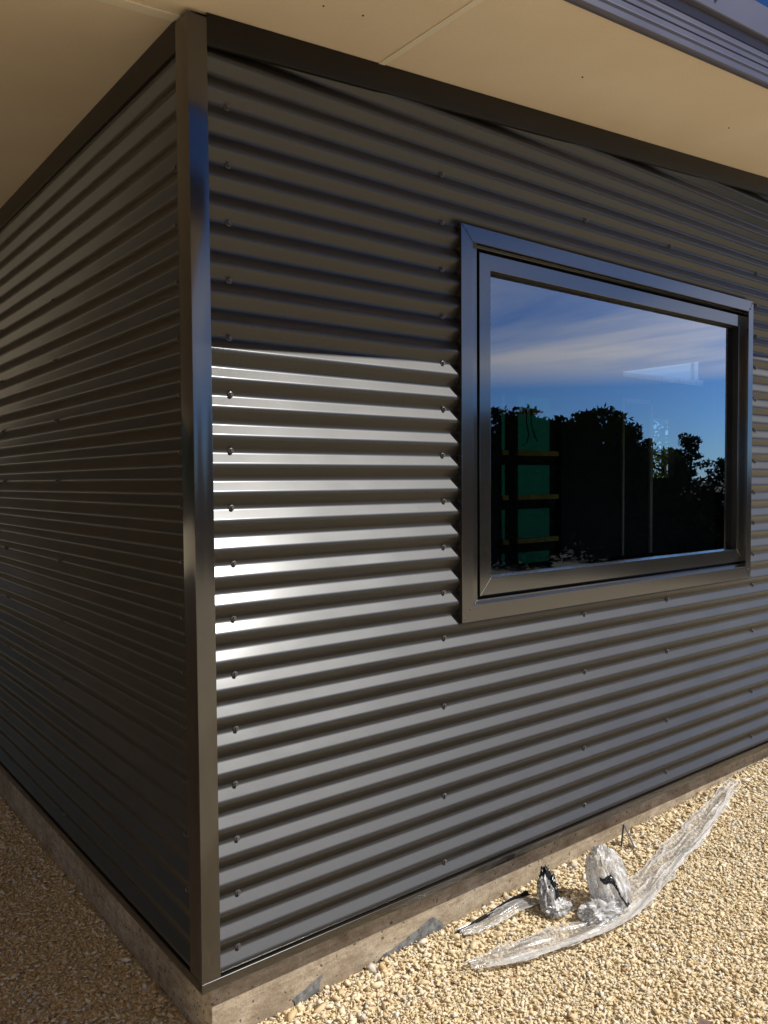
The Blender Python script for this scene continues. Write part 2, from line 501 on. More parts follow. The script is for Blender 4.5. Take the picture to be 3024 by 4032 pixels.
# ------------------------------------------------------------------ flashings
def L_trim(name, pts, a, b, axis, mat, parent=None, shear=0, r=.0016):
    prof_ = fillet(pts, r, 3)
    vs, fs = extrude(prof_, a, b, axis, shear, True)
    o = mesh_obj(name, vs, fs, mat, parent or house, False)
    fix_normals(o)
    return smooth_by_angle(o)

def smooth_by_angle(o, ang=12):
    me = o.data
    me.polygons.foreach_set('use_smooth', [True] * len(me.polygons))
    bm = bmesh.new(); bm.from_mesh(me)
    for e in bm.edges:
        if len(e.link_faces) == 2 and e.calc_face_angle(0) > rad(ang): e.smooth = False
    bm.to_mesh(me); bm.free()
    return o

# corner flashing, an L in plan with folded edges
FF = -.024     # face plane of the front flashings
SFX = -.0095   # face plane of the side flashings
plan = fillet([(SFX, FF), (.0455, FF), (.0455, -.004), (.0435, -.004), (.0435, FF + .003), (SFX + .003, FF + .003), (SFX + .003, .047), (LX - .003, .047), (LX - .003, .049), (SFX, .049)], .002, 4)
vs = [(x, y, z) for z in (-.0515, SOF - .012) for x, y in plan]; n = len(plan)
fs = [(i, (i + 1) % n, n + (i + 1) % n, n + i) for i in range(n)] + [tuple(range(n)), tuple(range(2 * n - 1, n - 1, -1))]
smooth_by_angle(fix_normals(mesh_obj('corner_flashing', vs, fs, M['trim'], house)))
# base flashing: ledge, lip, drip
t = .0012
L_trim('base_flashing', [(.012, -.0515), (FF, -.0535), (FF, -.0800), (FF + .010, -.0815), (FF + .010, -.0803), (FF + t, -.079), (FF + t, -.0545), (.012, -.0525)], SFX + .0005, FAR, 'x', M['trim'], r=.0015)
L_trim('base_flashing', [(.02, -.0518), (SFX - .0005, -.0538), (SFX - .0005, -.0803), (SFX + .010, -.0818), (SFX + .010, -.0806), (SFX + t, -.0793), (SFX + t, -.0548), (.02, -.0528)], FF + .0007, WING, 'y', M['trim'], r=.0015)
# top flashing under the raking soffit
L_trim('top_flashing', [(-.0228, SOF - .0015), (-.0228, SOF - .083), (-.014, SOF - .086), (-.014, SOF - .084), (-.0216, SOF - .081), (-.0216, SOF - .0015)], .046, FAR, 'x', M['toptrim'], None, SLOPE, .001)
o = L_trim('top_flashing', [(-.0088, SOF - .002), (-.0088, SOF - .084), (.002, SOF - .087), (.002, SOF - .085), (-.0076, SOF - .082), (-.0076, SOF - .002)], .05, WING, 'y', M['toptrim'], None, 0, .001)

# ------------------------------------------------------------------ concrete base
mb = MB()
mb.box(CX, FAR - .05, CY, BACK - .04, -.75, -.056)
mb.box(CX, 1.6, BACK - .0405, WING - .02, -.75, -.0565)
cb = mb.build('foundation', M['concrete'], house)
bv = cb.modifiers.new('bevel', 'BEVEL'); bv.width = .003; bv.segments = 2

# ------------------------------------------------------------------ window
W0, W1, WZ0, WZ1 = 1.030, 2.906, .858, 2.100
def ring_profile(name, outer, inner, y0, y1, mat, parent, mitre=False):
    """rectangular frame: front ring at y0, going back to y1"""
    x0, x1, z0, z1 = outer; a0, a1, b0, b1 = inner
    mb = MB()
    O = [(x0, z0), (x1, z0), (x1, z1), (x0, z1)]; I = [(a0, b0), (a1, b0), (a1, b1), (a0, b1)]
    vs = [(x, y0, z) for x, z in O] + [(x, y0, z) for x, z in I] + [(x, y1, z) for x, z in O] + [(x, y1, z) for x, z in I]
    fs = []
    for i in range(4):
        j = (i + 1) % 4
        fs += [(i, j, 4 + j, 4 + i), (8 + i, 12 + i, 12 + j, 8 + j), (i, 8 + i, 8 + j, j), (4 + i, 4 + j, 12 + j, 12 + i)]
    mb.add(vs, fs)
    o = fix_normals(mb.build(name, mat, parent))
    b = o.modifiers.new('bevel', 'BEVEL'); b.width = .0014; b.segments = 2; b.limit_method = 'ANGLE'
    return o
win = ring_profile('window', (W0, W1, WZ0, WZ1), (1.0515, 2.886, .8745, 2.0795), 0.0, .10, M['frame'], house)
win['label'] = 'fixed window with dark grey aluminium frame'
ring_profile('frame_groove', (1.0516, 2.8859, .8746, 2.0794), (1.066, 2.87, .892, 2.064), .022, .090, M['dark'], win)
ring_profile('sash', (1.0625, 2.875, .886, 2.0675), (1.1172, 2.8128, .9465, 2.0130), -.001, .075, M['frame'], win)
mb = MB()
mb.box(1.1171, 1.1182, .0012, .0275, .9470, 2.0129); mb.box(2.8116, 2.8127, .0012, .0275, .9470, 2.0129); mb.box(1.1182, 2.8116, .0012, .0275, 2.0117, 2.0128)
mb.build('gasket_shade_lining', M['dark'], win)  # lines three reveal faces: black gasket and painted-in shade
mb = MB(); mb.add([(1.112, .0285, .942), (2.818, .0285, .942), (2.818, .0285, 2.018), (1.112, .0285, 2.018)], [(0, 1, 2, 3)])
mb.build('pane', M['glass'], win)
for (xa, za, xb, zb) in ((1.0625, .886, 1.1172, .9465), (1.030, .858, 1.0515, .8745), (2.875, .886, 2.8128, .9465)):   # mitre lines of the frame and sash
    d = Vector((xb - xa, zb - za)).normalized(); nrm = Vector((-d.y, d.x)) * .0006
    yy = -.0016 if xa in (1.0625, 2.875) else -.0006
    mesh_obj('mitre_joint', [(xa + nrm.x, yy, za + nrm.y), (xa - nrm.x, yy, za - nrm.y), (xb - nrm.x, yy, zb - nrm.y), (xb + nrm.x, yy, zb + nrm.y)], [(0, 1, 2, 3)], M['zinc'], win)
dr = ring_profile('added_sliding_door', (ADDED_DOOR[0] - .03, ADDED_DOOR[1] + .03, ADDED_DOOR[2] - .005, ADDED_DOOR[3] + .03), (ADDED_DOOR[0] + .06, ADDED_DOOR[1] - .06, ADDED_DOOR[2] + .06, ADDED_DOOR[3] - .05), -.024, .098, M['frame'], house)  # frame of the added opening, out of view
mesh_obj('pane', [(ADDED_DOOR[0] + .05, .05, .01), (ADDED_DOOR[1] - .05, .05, .01), (ADDED_DOOR[1] - .05, .05, 2.01), (ADDED_DOOR[0] + .05, .05, 2.01)], [(0, 1, 2, 3)], M['glass'], dr)
# sheet metal surround in four mitred pieces
OX0, OX1, OZ0, OZ1 = .9503, 2.8955, .8065, 2.1380
IX0, IX1, IZ0, IZ1 = 1.0045, 2.8510, .8635, 2.0850
YF = -.028
def surround(side_):
    O = [(OX0, OZ0), (OX1, OZ0), (OX1, OZ1), (OX0, OZ1)]; I = [(IX0, IZ0), (IX1, IZ0), (IX1, IZ1), (IX0, IZ1)]
    i = side_; j = (i + 1) % 4
    e = .0005
    def sh(p, q): return ((p[0] + (q[0] - p[0]) * e), (p[1] + (q[1] - p[1]) * e))
    a, b2, c, d = O[i], O[j], I[j], I[i]
    a2, b3 = sh(a, b2), sh(b2, a); c2, d2 = sh(c, d), sh(d, c)
    mb = MB()
    back_out, back_in = -.002, .0004
    f = YF - (.0008 if i % 2 else 0)
    mb.add([(a2[0], f, a2[1]), (b3[0], f, b3[1]), (c2[0], f, c2[1]), (d2[0], f, d2[1]),
            (a2[0], back_out, a2[1]), (b3[0], back_out, b3[1]), (c2[0], back_in, c2[1]), (d2[0], back_in, d2[1])],
           [(0, 1, 2, 3), (0, 4, 5, 1), (3, 2, 6, 7)])
    o = mb.build('window_flashing', M['trim'], win)
    bm = bmesh.new(); bm.from_mesh(o.data)
    ed = [x for x in bm.edges if len(x.link_faces) == 2]
    bmesh.ops.bevel(bm, geom=ed, offset=.0016, segments=3, affect='EDGES', profile=.5)
    bm.to_mesh(o.data); bm.free(); smooth_by_angle(o)
for k in range(4): surround(k)
mb = MB()
rv = MB(); lathe(rv, [(.0036, -.0005), (.0036, .0008), (.0026, .0018), (.0012, .0020), (.0010, .0012)], lambda a, b, h: (a, -h, b), 12)
RM = bpy.data.meshes.new('rivet'); RM.from_pydata(rv.v, [], rv.f); RM.materials.append(M['screw']); RM.update()
for (x, z) in ((.9625, 2.124), (.990, 2.094), (.962, .821), (.9905, .852), (2.884, 2.126), (2.866, 2.098), (2.884, .819), (2.866, .849)):
    o = bpy.data.objects.new('rivet', RM); link(o, win)
    o.location = (x, YF - .0009, z)
# corner tab folded over the top left mitre
mb = MB(); mb.add([(.952, YF - .0022, 2.1365), (.984, YF - .0022, 2.1365), (1.021, YF - .0022, 2.092), (1.018, YF - .0022, 2.086), (1.003, YF - .0022, 2.086)], [(0, 4, 3, 2, 1)])
mb.build('corner_tab', M['trim'], win)

# ------------------------------------------------------------------ soffit, barge, roof
def soffit_panel(x0, x1, y0, y1):
    mb = MB(); mb.box(x0, x1, y0, y1, SOF, SOF + .009, SLOPE); return mb.build('soffit_panel', M['soffit'], house)
xs = [.6245 - 2.4, .6245, .6245 + 2.42, .6245 + 4.84, .6245 + 7.26, FAR + .5]
JY = .0435
gap = .008
for i in range(len(xs) - 1):
    soffit_panel(max(xs[i], 0.0 if i == 0 else -9) + gap, xs[i + 1] - gap, EAVE_Y, -.008 if i else -.008)
soffit_panel(EAVE_X, -.0 - gap + .016, EAVE_Y, JY - .016)
soffit_panel(EAVE_X, -.47, -4.2, -1.9); soffit_panel(EAVE_X, -.47, -1.88, EAVE_Y - .002); soffit_panel(-.462, 1.05, -4.2, -1.78)  # porch roof added out of view to shade the left ground and soffit
mb = MB(); mb.box(EAVE_X - .03, -.45, -4.25, EAVE_Y - .02, SOF + .161, SOF + .214, SLOPE); mb.build('roof', M['roofing'], house)
mb = MB(); mb.box(-.449, 1.08, -4.25, -1.75, SOF + .161, SOF + .214, SLOPE); mb.build('roof', M['roofing'], house)
for q in ((-.468, -.44, -1.72, EAVE_Y - .03), (-.44, 1.08, -1.778, -1.75), (1.052, 1.08, -4.23, -1.779), (EAVE_X, 1.08, -4.26, -4.231)):
    mb = MB(); mb.box(*q, SOF - .006, SOF + .2, SLOPE); mb.build('fascia', M['barge'], house)
for x in (EAVE_X + .1, -1.2, .97):
    mb = MB(); mb.box(x - .045, x + .045, -4.19, -4.10, -.5, SOF + SLOPE * x + .005); mb.build('added_porch_post', M['trim'], house)  # posts carrying the added porch roof
soffit_panel(EAVE_X, .012, JY + .016, 1.9); soffit_panel(EAVE_X, .012, 1.93, 4.3); soffit_panel(EAVE_X, .012, 4.33, 7.0); soffit_panel(EAVE_X, .012, 7.03, WING + .4)
for x in xs[1:-1]:
    mb = MB(); mb.box(x - .0115, x + .0115, EAVE_Y + .001, -.012, SOF - .0035, SOF - .0005, SLOPE); mb.build('joint_strip', M['strip'], house)
mb = MB(); mb.box(EAVE_X + .002, -.004, JY - .017, JY + .017, SOF - .0035, SOF - .0005, SLOPE); mb.build('joint_strip', M['strip'], house)
nm = MB(); lathe(nm, [(.004, -.001), (.004, .001), (.002, .0018)], lambda a, b, h: (a, b, -h), 8)
NM = bpy.data.meshes.new('nail_head'); NM.from_pydata(nm.v, [], nm.f); NM.materials.append(M['dark']); NM.update()
for x, y in ((.408, -.215), (1.263, -.276), (2.186, -.279), (.29, -.20)):
    o = bpy.data.objects.new('nail_head', NM); link(o, house); o.matrix_parent_inverse = Matrix.Translation(-house.location)
    o.location = (x, y, SOF + SLOPE * x - .001); o.scale = (.9, .6, 1) if x > 1 else (.6, .6, 1)

# barge board: underside, ribbed face
b0 = -.582
face = [(EAVE_Y, SOF + .03), (EAVE_Y, SOF - .005), (EAVE_Y - .003, SOF - .0065), (b0 + .003, SOF - .0065), (b0, SOF - .004), (b0, SOF + .000)]
def bead(z): return [(b0, z - .0052), (b0 - .0010, z - .0044), (b0 - .0034, z - .0024), (b0 - .0042, z), (b0 - .0034, z + .0022), (b0 - .0012, z + .0040), (b0, z + .0048)]
def groove(z): return [(b0, z - .0032), (b0 + .006, z - .0016), (b0 + .006, z + .0016), (b0, z + .0032)]
face += bead(SOF + .022) + [(b0, SOF + .030), (b0, SOF + .040)] + groove(SOF + .046) + [(b0, SOF + .052), (b0, SOF + .063)] + bead(SOF + .0705) + [(b0, SOF + .078), (b0, SOF + .086)] + groove(SOF + .092) + [(b0, SOF + .097), (b0, SOF + .150)]
vs, fs = extrude(face, -.439, FAR + .5, 'x', SLOPE)
smooth_by_angle(mesh_obj('barge_board', vs, fs, M['barge'], house), 50)
c0 = -.606
cap = [(b0 - .001, SOF + .1265), (c0 + .004, SOF + .1245), (c0, SOF + .1265), (c0, SOF + .130), (c0, SOF + .220), (c0, SOF + .224), (c0 + .004, SOF + .228), (c0 + .15, SOF + .236)]
vs, fs = extrude(cap, -.439, FAR + .5, 'x', SLOPE)
capo = smooth_by_angle(mesh_obj('barge_capping', vs, fs, M['barge'], house), 25)
for x in (.75, 1.50, 2.35, 3.2):
    put_screw(SF, (x, c0 - .0002, SOF + .166 + SLOPE * x), capo, .3)
mb = MB(); mb.box(EAVE_X - .03, FAR + .5, EAVE_Y - .02, BACK + .4, SOF + .16, SOF + .215, SLOPE); mb.build('roof', M['roofing'], house)
mb = MB(); mb.box(EAVE_X - .03, 1.9, BACK + .4, WING + .4, SOF + .161, SOF + .214, SLOPE); mb.build('roof', M['roofing'], house)
mb = MB(); mb.box(1.55, 1.6, BACK + .0, WING, -.05, SOF + .1); mb.box(.05, 1.55, WING - .05, WING, -.05, SOF); mb.build('rear_cladding', M['roofing'], house)
mb = MB(); mb.box(EAVE_X - .03, EAVE_X, EAVE_Y - .02, WING + .4, SOF - .02, SOF + .15, SLOPE); mb.build('fascia', M['barge'], house)

# ------------------------------------------------------------------ the room behind the window
mb = MB()
mb.box(.10, ADDED_DOOR[0], .10, .16, -.05, .86); mb.box(.10, 1.04, .10, .16, .86, 2.10); mb.box(2.90, ADDED_DOOR[0], .10, .16, .86, 2.10); mb.box(ADDED_DOOR[1], FAR - .02, .10, .16, -.05, 2.10); mb.box(.10, FAR - .02, .10, .16, 2.10, 2.50, 0)
mb.box(.10, .16, .16, 3.46, -.05, 2.5)
mb.box(FAR - .08, FAR - .02, .16, 3.46, -.05, 3.29)
mb.build('inner_wall', M['plaster'], house)
mb = MB(); mb.box(.10, FAR - .02, .16, 3.46, -.055, -.02); mb.build('inner_floor', M['floor'], house)
mb = MB(); mb.box(.06, FAR + .4, -.004, BACK - .01, SOF + .012, SOF + .05, SLOPE); mb.build('inner_ceiling', M['plaster'], house)
mb = MB(); mb.box(1.06, 2.90, .101, .285, .905, .928); mb.build('inner_sill', M['sill'], win)
YB = 3.50
def poly(name, pts, y, mat, parent=house):
    return mesh_obj(name, [(x, y, z) for x, z in pts], [tuple(range(len(pts)))], mat, parent)
def bw(name, x0, x1, z0, z1, mat, y0=YB, y1=YB + .09):
    mb = MB(); mb.box(x0, x1, y0, y1, z0, z1); return mb.build(name, mat, house)
# rear wall: dark lining with openings cut out of it
bw('rear_wall', .1, 4.86, -.05, 3.3, M['plaster'])
bw('rear_wall', 5.82, 6.89, -.05, 3.3, M['plaster'])
bw('rear_wall', 4.86, 5.82, 2.14, 3.3, M['plaster'], YB + .02)
bw('rear_wall', 4.86, 5.82, -.05, .43, M['plaster'], YB + .002)
bw('rear_wall', 6.89, 7.507, -.05, 2.20, M['plaster'], YB + .003)
bw('rear_wall', 7.507, 7.955, -.05, 1.30, M['plaster'], YB + .004)
bw('rear_wall', 7.507, 7.955, 2.005, 2.20, M['plaster'], YB + .004)
bw('rear_wall', 7.955, FAR, -.05, 2.20, M['plaster'], YB + .003)
bw('rear_wall', 6.89, FAR, 2.20, 2.452, M['plaster'], YB + .006)
# green wrap between studs and nogs
poly('wall_wrap', [(4.86, .42), (5.83, .42), (5.83, 2.15), (4.86, 2.15)], YB + .095, M['greenwrap'])
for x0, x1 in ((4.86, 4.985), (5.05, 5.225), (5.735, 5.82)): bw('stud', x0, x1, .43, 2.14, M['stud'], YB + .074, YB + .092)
for z in (1.985, 1.565, 1.115, .672):
    for x0, x1 in ((4.94, 5.03), (5.16, 5.80)):
        bw('nog', x0, x1, z - .028, z + .02, M['timber'], YB + .02, YB + .073)
        if z < 1.9: bw('nog_painted_shadow', x0, x1, z - .125, z - .029, M['stud'], YB + .06, YB + .073)  # dark strip standing in for the shade under each nog
# clerestory strip in printed wrap, with a post
poly('clerestory_wrap', [(6.915, 2.452), (8.63, 2.452), (8.63, 2.530), (6.915, 2.507)], YB + .02, M['whitewrap'])
bw('rear_wall', 8.63, FAR, 2.455, 3.4, M['plaster'], YB + .003)
poly('rear_gable', [(6.88, 2.509), (8.631, 2.815), (8.631, 3.4), (6.88, 3.4)], YB + .012, M['plaster'])
poly('clerestory_pane', [(6.93, 2.508), (8.63, 2.531), (8.63, 2.815), (6.93, 2.515)], YB + .03, M['tint'])
poly('clerestory_post', [(8.385, 2.528), (8.47, 2.529), (8.47, 2.785), (8.385, 2.77)], YB + .05, M['whitewrap'])
bw('ceiling_batten', 3.985, 4.0, 2.056, 2.081, M['strip'], .85, 2.78)
mb = MB()
mb.box(6.86, 6.89, YB - .03, YB - .004, -.05, 2.21); mb.box(7.40, 7.45, YB - .03, YB - .004, -.05, 2.16); mb.box(6.89, 7.40, YB - .03, YB - .004, 2.16, 2.21)
mb.build('door_lining', M['strip'], house)
for pts in ([(5.2, YB - .05, 2.2), (5.215, YB - .05, 1.85), (5.235, YB - .06, 1.74), (5.22, YB - .05, 1.66), (5.15, YB - .05, 1.63)],
            [(5.28, YB - .05, 2.2), (5.285, YB - .05, 1.85), (5.32, YB - .06, 1.74), (5.36, YB - .06, 1.68)],
            [(4.92, YB - .05, 1.95), (4.925, YB - .05, 1.8), (4.96, YB - .06, 1.66)]):
    mb = MB(); mb.tube(pts, .007, 6); mb.build('cable', M['cable'], house)

# ------------------------------------------------------------------ ground and gravel
def gz(x, y):
    cx = min(max(x, -1.0), 3.6)
    z = -.283 + (.034 * cx if cx > 0 else .006 * cx)
    if x > 0 and -.25 < y <= .2: z += .010 * max(0, 1 - abs(y - .03) / .2)
    return z
def far_z(x, y):
    r = math.hypot(x, y)
    return gz(x, y) - .0055 - (0 if r < 60 else (r - 60) * .004)
def axis_vals(lo, hi, step):
    a = list(np.arange(lo, hi + 1e-6, step)); s = step; v = hi
    while v < 2500: s *= 1.6; v += s; a.append(v)
    s = step; v = lo; pre = []
    while v > -2500: s *= 1.6; v -= s; pre.append(v)
    return pre[::-1] + a
X = axis_vals(-4, 6, .12); Y = axis_vals(-4, 5, .12)
vs = [(x, y, far_z(x, y) + .002 * mnoise.noise(Vector((x * 3, y * 3, 0)))) for x in X for y in Y]
n = len(Y); fs = [(i * n + j, (i + 1) * n + j, (i + 1) * n + j + 1, i * n + j + 1) for i in range(len(X) - 1) for j in range(n - 1)]
tag(mesh_obj('ground', vs, fs, M['ground'], None, True), kind='structure')

def hull_variant(seed):
    r = np.random.default_rng(seed)
    pts = r.normal(size=(10, 3)); pts[:, 0] *= 1.2; pts /= np.linalg.norm(pts, axis=1)[:, None]
    pts *= r.uniform(.8, 1.15, (10, 1)); pts *= np.array([1, r.uniform(.5, .85), r.uniform(.32, .65)])
    bm = bmesh.new(); vv = [bm.verts.new(p) for p in pts]
    res = bmesh.ops.convex_hull(bm, input=vv)
    for v in [v for v in bm.verts if not v.link_faces]: bm.verts.remove(v)
    bm.verts.index_update()
    V = np.array([v.co[:] for v in bm.verts]); F = np.array([[v.index for v in f.verts] for f in bm.faces if len(f.verts) == 3])
    bm.free(); return V, F

def scatter():
    pts = []
    def fill(x0, x1, y0, y1, dens):
        k = int((x1 - x0) * (y1 - y0) * dens)
        return np.column_stack([RNG.uniform(x0, x1, k), RNG.uniform(y0, y1, k)])
    dense = 14500
    pts.append(fill(.0, 3.6, -.62, .026, dense)); pts.append(fill(-.6, .0, -.5, .026, 7000)); pts.append(fill(-1.0, .041, .026, 2.6, dense * .8))
    pts.append(fill(0, 3.6, -1.15, -.62, dense)); pts.append(fill(0, 3.6, -1.0, .026, 9000)); NF = len(pts); pts.append(fill(-2.2, 4.6, -2.6, -1.15, 2600)); pts.append(fill(3.6, 5.4, -1.15, .026, 4500))
    pts.append(fill(-2.4, -1.0, -.5, 3.4, 2200)); pts.append(fill(-1.0, .041, 2.6, 3.6, 4500))
    p = np.vstack(pts); k = len(p)
    size = np.clip(np.exp(RNG.normal(math.log(.0068), .36, k)), .0035, .016)     # half the longest side
    near = (p[:, 1] > -.15) & (p[:, 0] > 0) & (RNG.uniform(0, 1, k) < .22); size[near] *= 1.55
    z = np.array([gz(x, y) for x, y in p]) - .010 + RNG.uniform(-.001, .009, k) + size * .35
    return p, z, size
p, z, size = scatter(); k = len(p)
which = RNG.integers(0, 24, k)
Vs = []; Fs = []; off = 0
for q in range(24):
    V, F = hull_variant(100 + q); idx = np.nonzero(which == q)[0]; m = len(idx)
    yaw = RNG.uniform(0, 2 * PI, m); tilt = RNG.normal(0, .36, m); roll = RNG.normal(0, .36, m)
    cy, sy, ct, st, cr, sr = np.cos(yaw), np.sin(yaw), np.cos(tilt), np.sin(tilt), np.cos(roll), np.sin(roll)
    o_, i_ = np.zeros(m), np.ones(m)
    Rz = np.array([[cy, -sy, o_], [sy, cy, o_], [o_, o_, i_]]).transpose(2, 0, 1)
    Rx = np.array([[i_, o_, o_], [o_, ct, -st], [o_, st, ct]]).transpose(2, 0, 1)
    Ry = np.array([[cr, o_, sr], [o_, i_, o_], [-sr, o_, cr]]).transpose(2, 0, 1)
    R = Rz @ Rx @ Ry
    W = np.einsum('nij,vj->nvi', R, V) * size[idx][:, None, None] + np.column_stack([p[idx], z[idx]])[:, None, :]
    # keep the stones out of the concrete
    inside = (W[:, :, 0] > CX - .001) & (W[:, :, 1] > CY - .001)
    ok = ~inside.any(axis=1)
    W = W[ok]; m = len(W)
    Vs.append(W.reshape(-1, 3)); Fs.append((F[None] + (np.arange(m) * len(V))[:, None, None]).reshape(-1, 3) + off); off += m * len(V)
Vs = np.vstack(Vs).astype(np.float32); Fs = np.vstack(Fs).astype(np.int32)
me = bpy.data.meshes.new('gravel')
me.vertices.add(len(Vs)); me.vertices.foreach_set('co', Vs.ravel())
me.loops.add(Fs.size); me.loops.foreach_set('vertex_index', Fs.ravel())
me.polygons.add(len(Fs)); me.polygons.foreach_set('loop_start', np.arange(0, Fs.size, 3, dtype=np.int32)); me.polygons.foreach_set('loop_total', np.full(len(Fs), 3, dtype=np.int32))
me.update(calc_edges=True); me.materials.append(M['stone'])
tag(link(bpy.data.objects.new('gravel', me)), 'loose yellow crushed gravel covering the yard against the concrete base', 'gravel', kind='stuff')

# ------------------------------------------------------------------ plastic film left on the gravel
def ridged(x, y, z):
    return 1 - abs(mnoise.noise(Vector((x, y, z)))) * 2
def set_fold(o, vals):
    at = o.data.attributes.new('fold', 'FLOAT', 'POINT'); at.data.foreach_set('value', vals)
def ribbon(name, pts, mat, parent, seed, amp=.012, nl=150, nw=20, lift=.008, creases=6):
    """pts: (x, y, half width, height); crumpled thin film following them, whitened along its folds"""
    pts = [np.array(q, float) for q in pts]
    d = [0]
    for a, b in zip(pts, pts[1:]): d.append(d[-1] + np.linalg.norm((b - a)[:2]))
    T = np.linspace(0, d[-1], nl); A = np.array(pts)
    C = np.column_stack([np.interp(T, d, A[:, i]) for i in range(4)])
    for _ in range(6): C[1:-1] = (C[:-2] + C[1:-1] * 2 + C[2:]) / 4
    nz = lambda *q: mnoise.noise(Vector(q))
    vs = []; fs = []; fold = []
    for i in range(nl):
        t = C[min(i + 1, nl - 1), :2] - C[max(i - 1, 0), :2]; t = t / np.linalg.norm(t); nn = np.array([-t[1], t[0]])
        for j in range(nw):
            w = j / (nw - 1) * 2 - 1
            edge = 1 + .30 * nz(T[i] * 9, seed, w * .6) + .16 * nz(T[i] * 34, seed + 2, w * .6)
            q = C[i, :2] + nn * w * C[i, 2] * edge + t * .016 * nz(w * 2, T[i] * 9, seed + 3)
            f = max(0, (abs(w) - .80) / .2) ** 1.5 * (.6 + .5 * nz(T[i] * 12, seed, 1 if w > 0 else -1)); h = 0
            for c in range(creases):
                wc = -.85 + 1.7 * (c + .5) / creases + .45 * nz(T[i] * 5.0, c * 3.1, seed)
                on = max(0, min(1, .55 + 1.7 * nz(T[i] * 7, c * 5.3 + 9, seed)))
                g = math.exp(-((w - wc) / .07) ** 2) * on
                f += .55 * g; h += .5 * amp * g
            x1 = max(0, ridged(T[i] * 26 + w * 2.2, w * 2.0, seed + 7)) ** 6 * max(0, nz(T[i] * 8, w * 2, seed + 5) + .25)
            f += .9 * x1; h += .35 * amp * x1
            f += .35 * max(0, nz(T[i] * 10, w * 1.5, seed + 11))
            h += amp * (.5 + .8 * nz(T[i] * 6, w * 1.1, seed + 1))
            vs.append((q[0], q[1], gz(q[0], q[1]) + lift + C[i, 3] + max(0, h))); fold.append(min(1.15, max(0, f)))
    for i in range(nl - 1):
        for j in range(nw - 1): fs.append((i * nw + j, (i + 1) * nw + j, (i + 1) * nw + j + 1, i * nw + j + 1))
    o = mesh_obj(name, vs, fs, mat, parent, True); set_fold(o, fold); return o

film = empty('plastic_film', (1.37, -.33, gz(1.37, -.33)))
tag(film, 'long clear crumpled plastic film stretched over the gravel below the window', 'plastic film')
ribbon('sheet', [(2.71, -.060, .026, .03), (2.60, -.075, .036, .022), (2.46, -.108, .034, .014), (2.15, -.175, .058, .006), (1.83, -.240, .060, .006), (1.60, -.290, .066, .006), (1.45, -.330, .052, .004), (1.30, -.328, .044, .004), (1.15, -.288, .056, .004), (.98, -.240, .052, .004), (.82, -.203, .026, .004)], M['film'], film, 1.0, .012, 420, 44, .008, 4)
ribbon('folded_edge', [(2.62, -.095, .008, .026), (2.48, -.138, .012, .018), (2.15, -.218, .014, .012), (1.83, -.284, .016, .012), (1.60, -.340, .018, .012), (1.42, -.370, .015, .010), (1.28, -.358, .015, .010), (1.10, -.312, .016, .008), (.95, -.268, .014, .006), (.86, -.236, .007, .006)], M['foldfilm'], film, 4.0, .007, 360, 12, .008, 2)

tail = empty('film_tail', (1.05, -.07, gz(1.05, -.07)))
tag(tail, 'narrow clear film with a black plastic edge lying against the concrete base', 'plastic film')
ribbon('clear_strip', [(.915, -.058, .012, .004), (.98, -.068, .024, .006), (1.08, -.078, .030, .010), (1.19, -.090, .030, .014), (1.26, -.105, .026, .02)], M['film'], tail, 8.0, .010, 180, 30, .008, 4)
ribbon('black_strip', [(.912, -.040, .010, .002), (.97, -.043, .008, .004), (1.08, -.046, .010, .010), (1.18, -.048, .014, .016), (1.25, -.058, .016, .022)], M['blackfilm'], tail, 9.0, .006, 90, 8, .008, 1)

def crumple(name, c, r, mat, parent, seed, amp, sub=5, stretch=(1, 1, 1), top=None, cut=None):
    bm = bmesh.new(); bmesh.ops.create_icosphere(bm, subdivisions=sub, radius=1); fl = bm.verts.layers.float.new('fold')
    folds = []
    for v in bm.verts:
        n_ = v.co.normalized()
        an = math.atan2(n_.y, n_.x)
        cx_, sx_ = math.cos(an), math.sin(an)
        fa = max(0, ridged(cx_ * 2.6 + n_.z * .8, sx_ * 2.6, n_.z * .9 + seed)) ** 7 + .8 * max(0, ridged(cx_ * 6, sx_ * 6 + n_.z, n_.z * 1.6 + seed * 2)) ** 8 + .4 * max(0, mnoise.noise(Vector((n_.x * 2, n_.y * 2, n_.z * 2 + seed))))
        fa += .5 * max(0, n_.z - .55)
        v[fl] = min(1.1, fa)
        k = 1 + amp * (ridged(n_.x * 1.6 * stretch[0], n_.y * 1.6 * stretch[1], n_.z * 1.6 * stretch[2] + seed) - .5) \
            + amp * .55 * (ridged(n_.x * 4 * stretch[0], n_.y * 4 * stretch[1], n_.z * 4 * stretch[2] + seed * 2) - .5) \
            + amp * .25 * (ridged(n_.x * 11 * stretch[0], n_.y * 11 * stretch[1], n_.z * 11 * stretch[2] + seed * 3) - .5)
        q = Vector((n_.x * r[0], n_.y * r[1], n_.z * r[2])) * k
        if top: q.x += top[0] * q.z / r[2]; q.y += top[1] * q.z / r[2]
        if q.z < -r[2] * .80: q.z = -r[2] * .80
        v.co = q + Vector(c)
    if cut:
        bmesh.ops.delete(bm, geom=[f for f in bm.faces if cut(f.calc_center_median() - Vector(c))], context='FACES')
    me_ = bpy.data.meshes.new(name); bm.to_mesh(me_); bm.free()
    me_.polygons.foreach_set('use_smooth', [True] * len(me_.polygons)); me_.materials.append(mat)
    o = bpy.data.objects.new(name, me_); link(o, parent)
    o.matrix_parent_inverse = Matrix.Translation(-parent.location)
    return o
bag = empty('plastic_bag', (1.46, -.255, gz(1.46, -.255)))
tag(bag, 'milky crumpled plastic wrap bunched upright with a black band inside', 'plastic wrap')
g0 = gz(1.46, -.255)
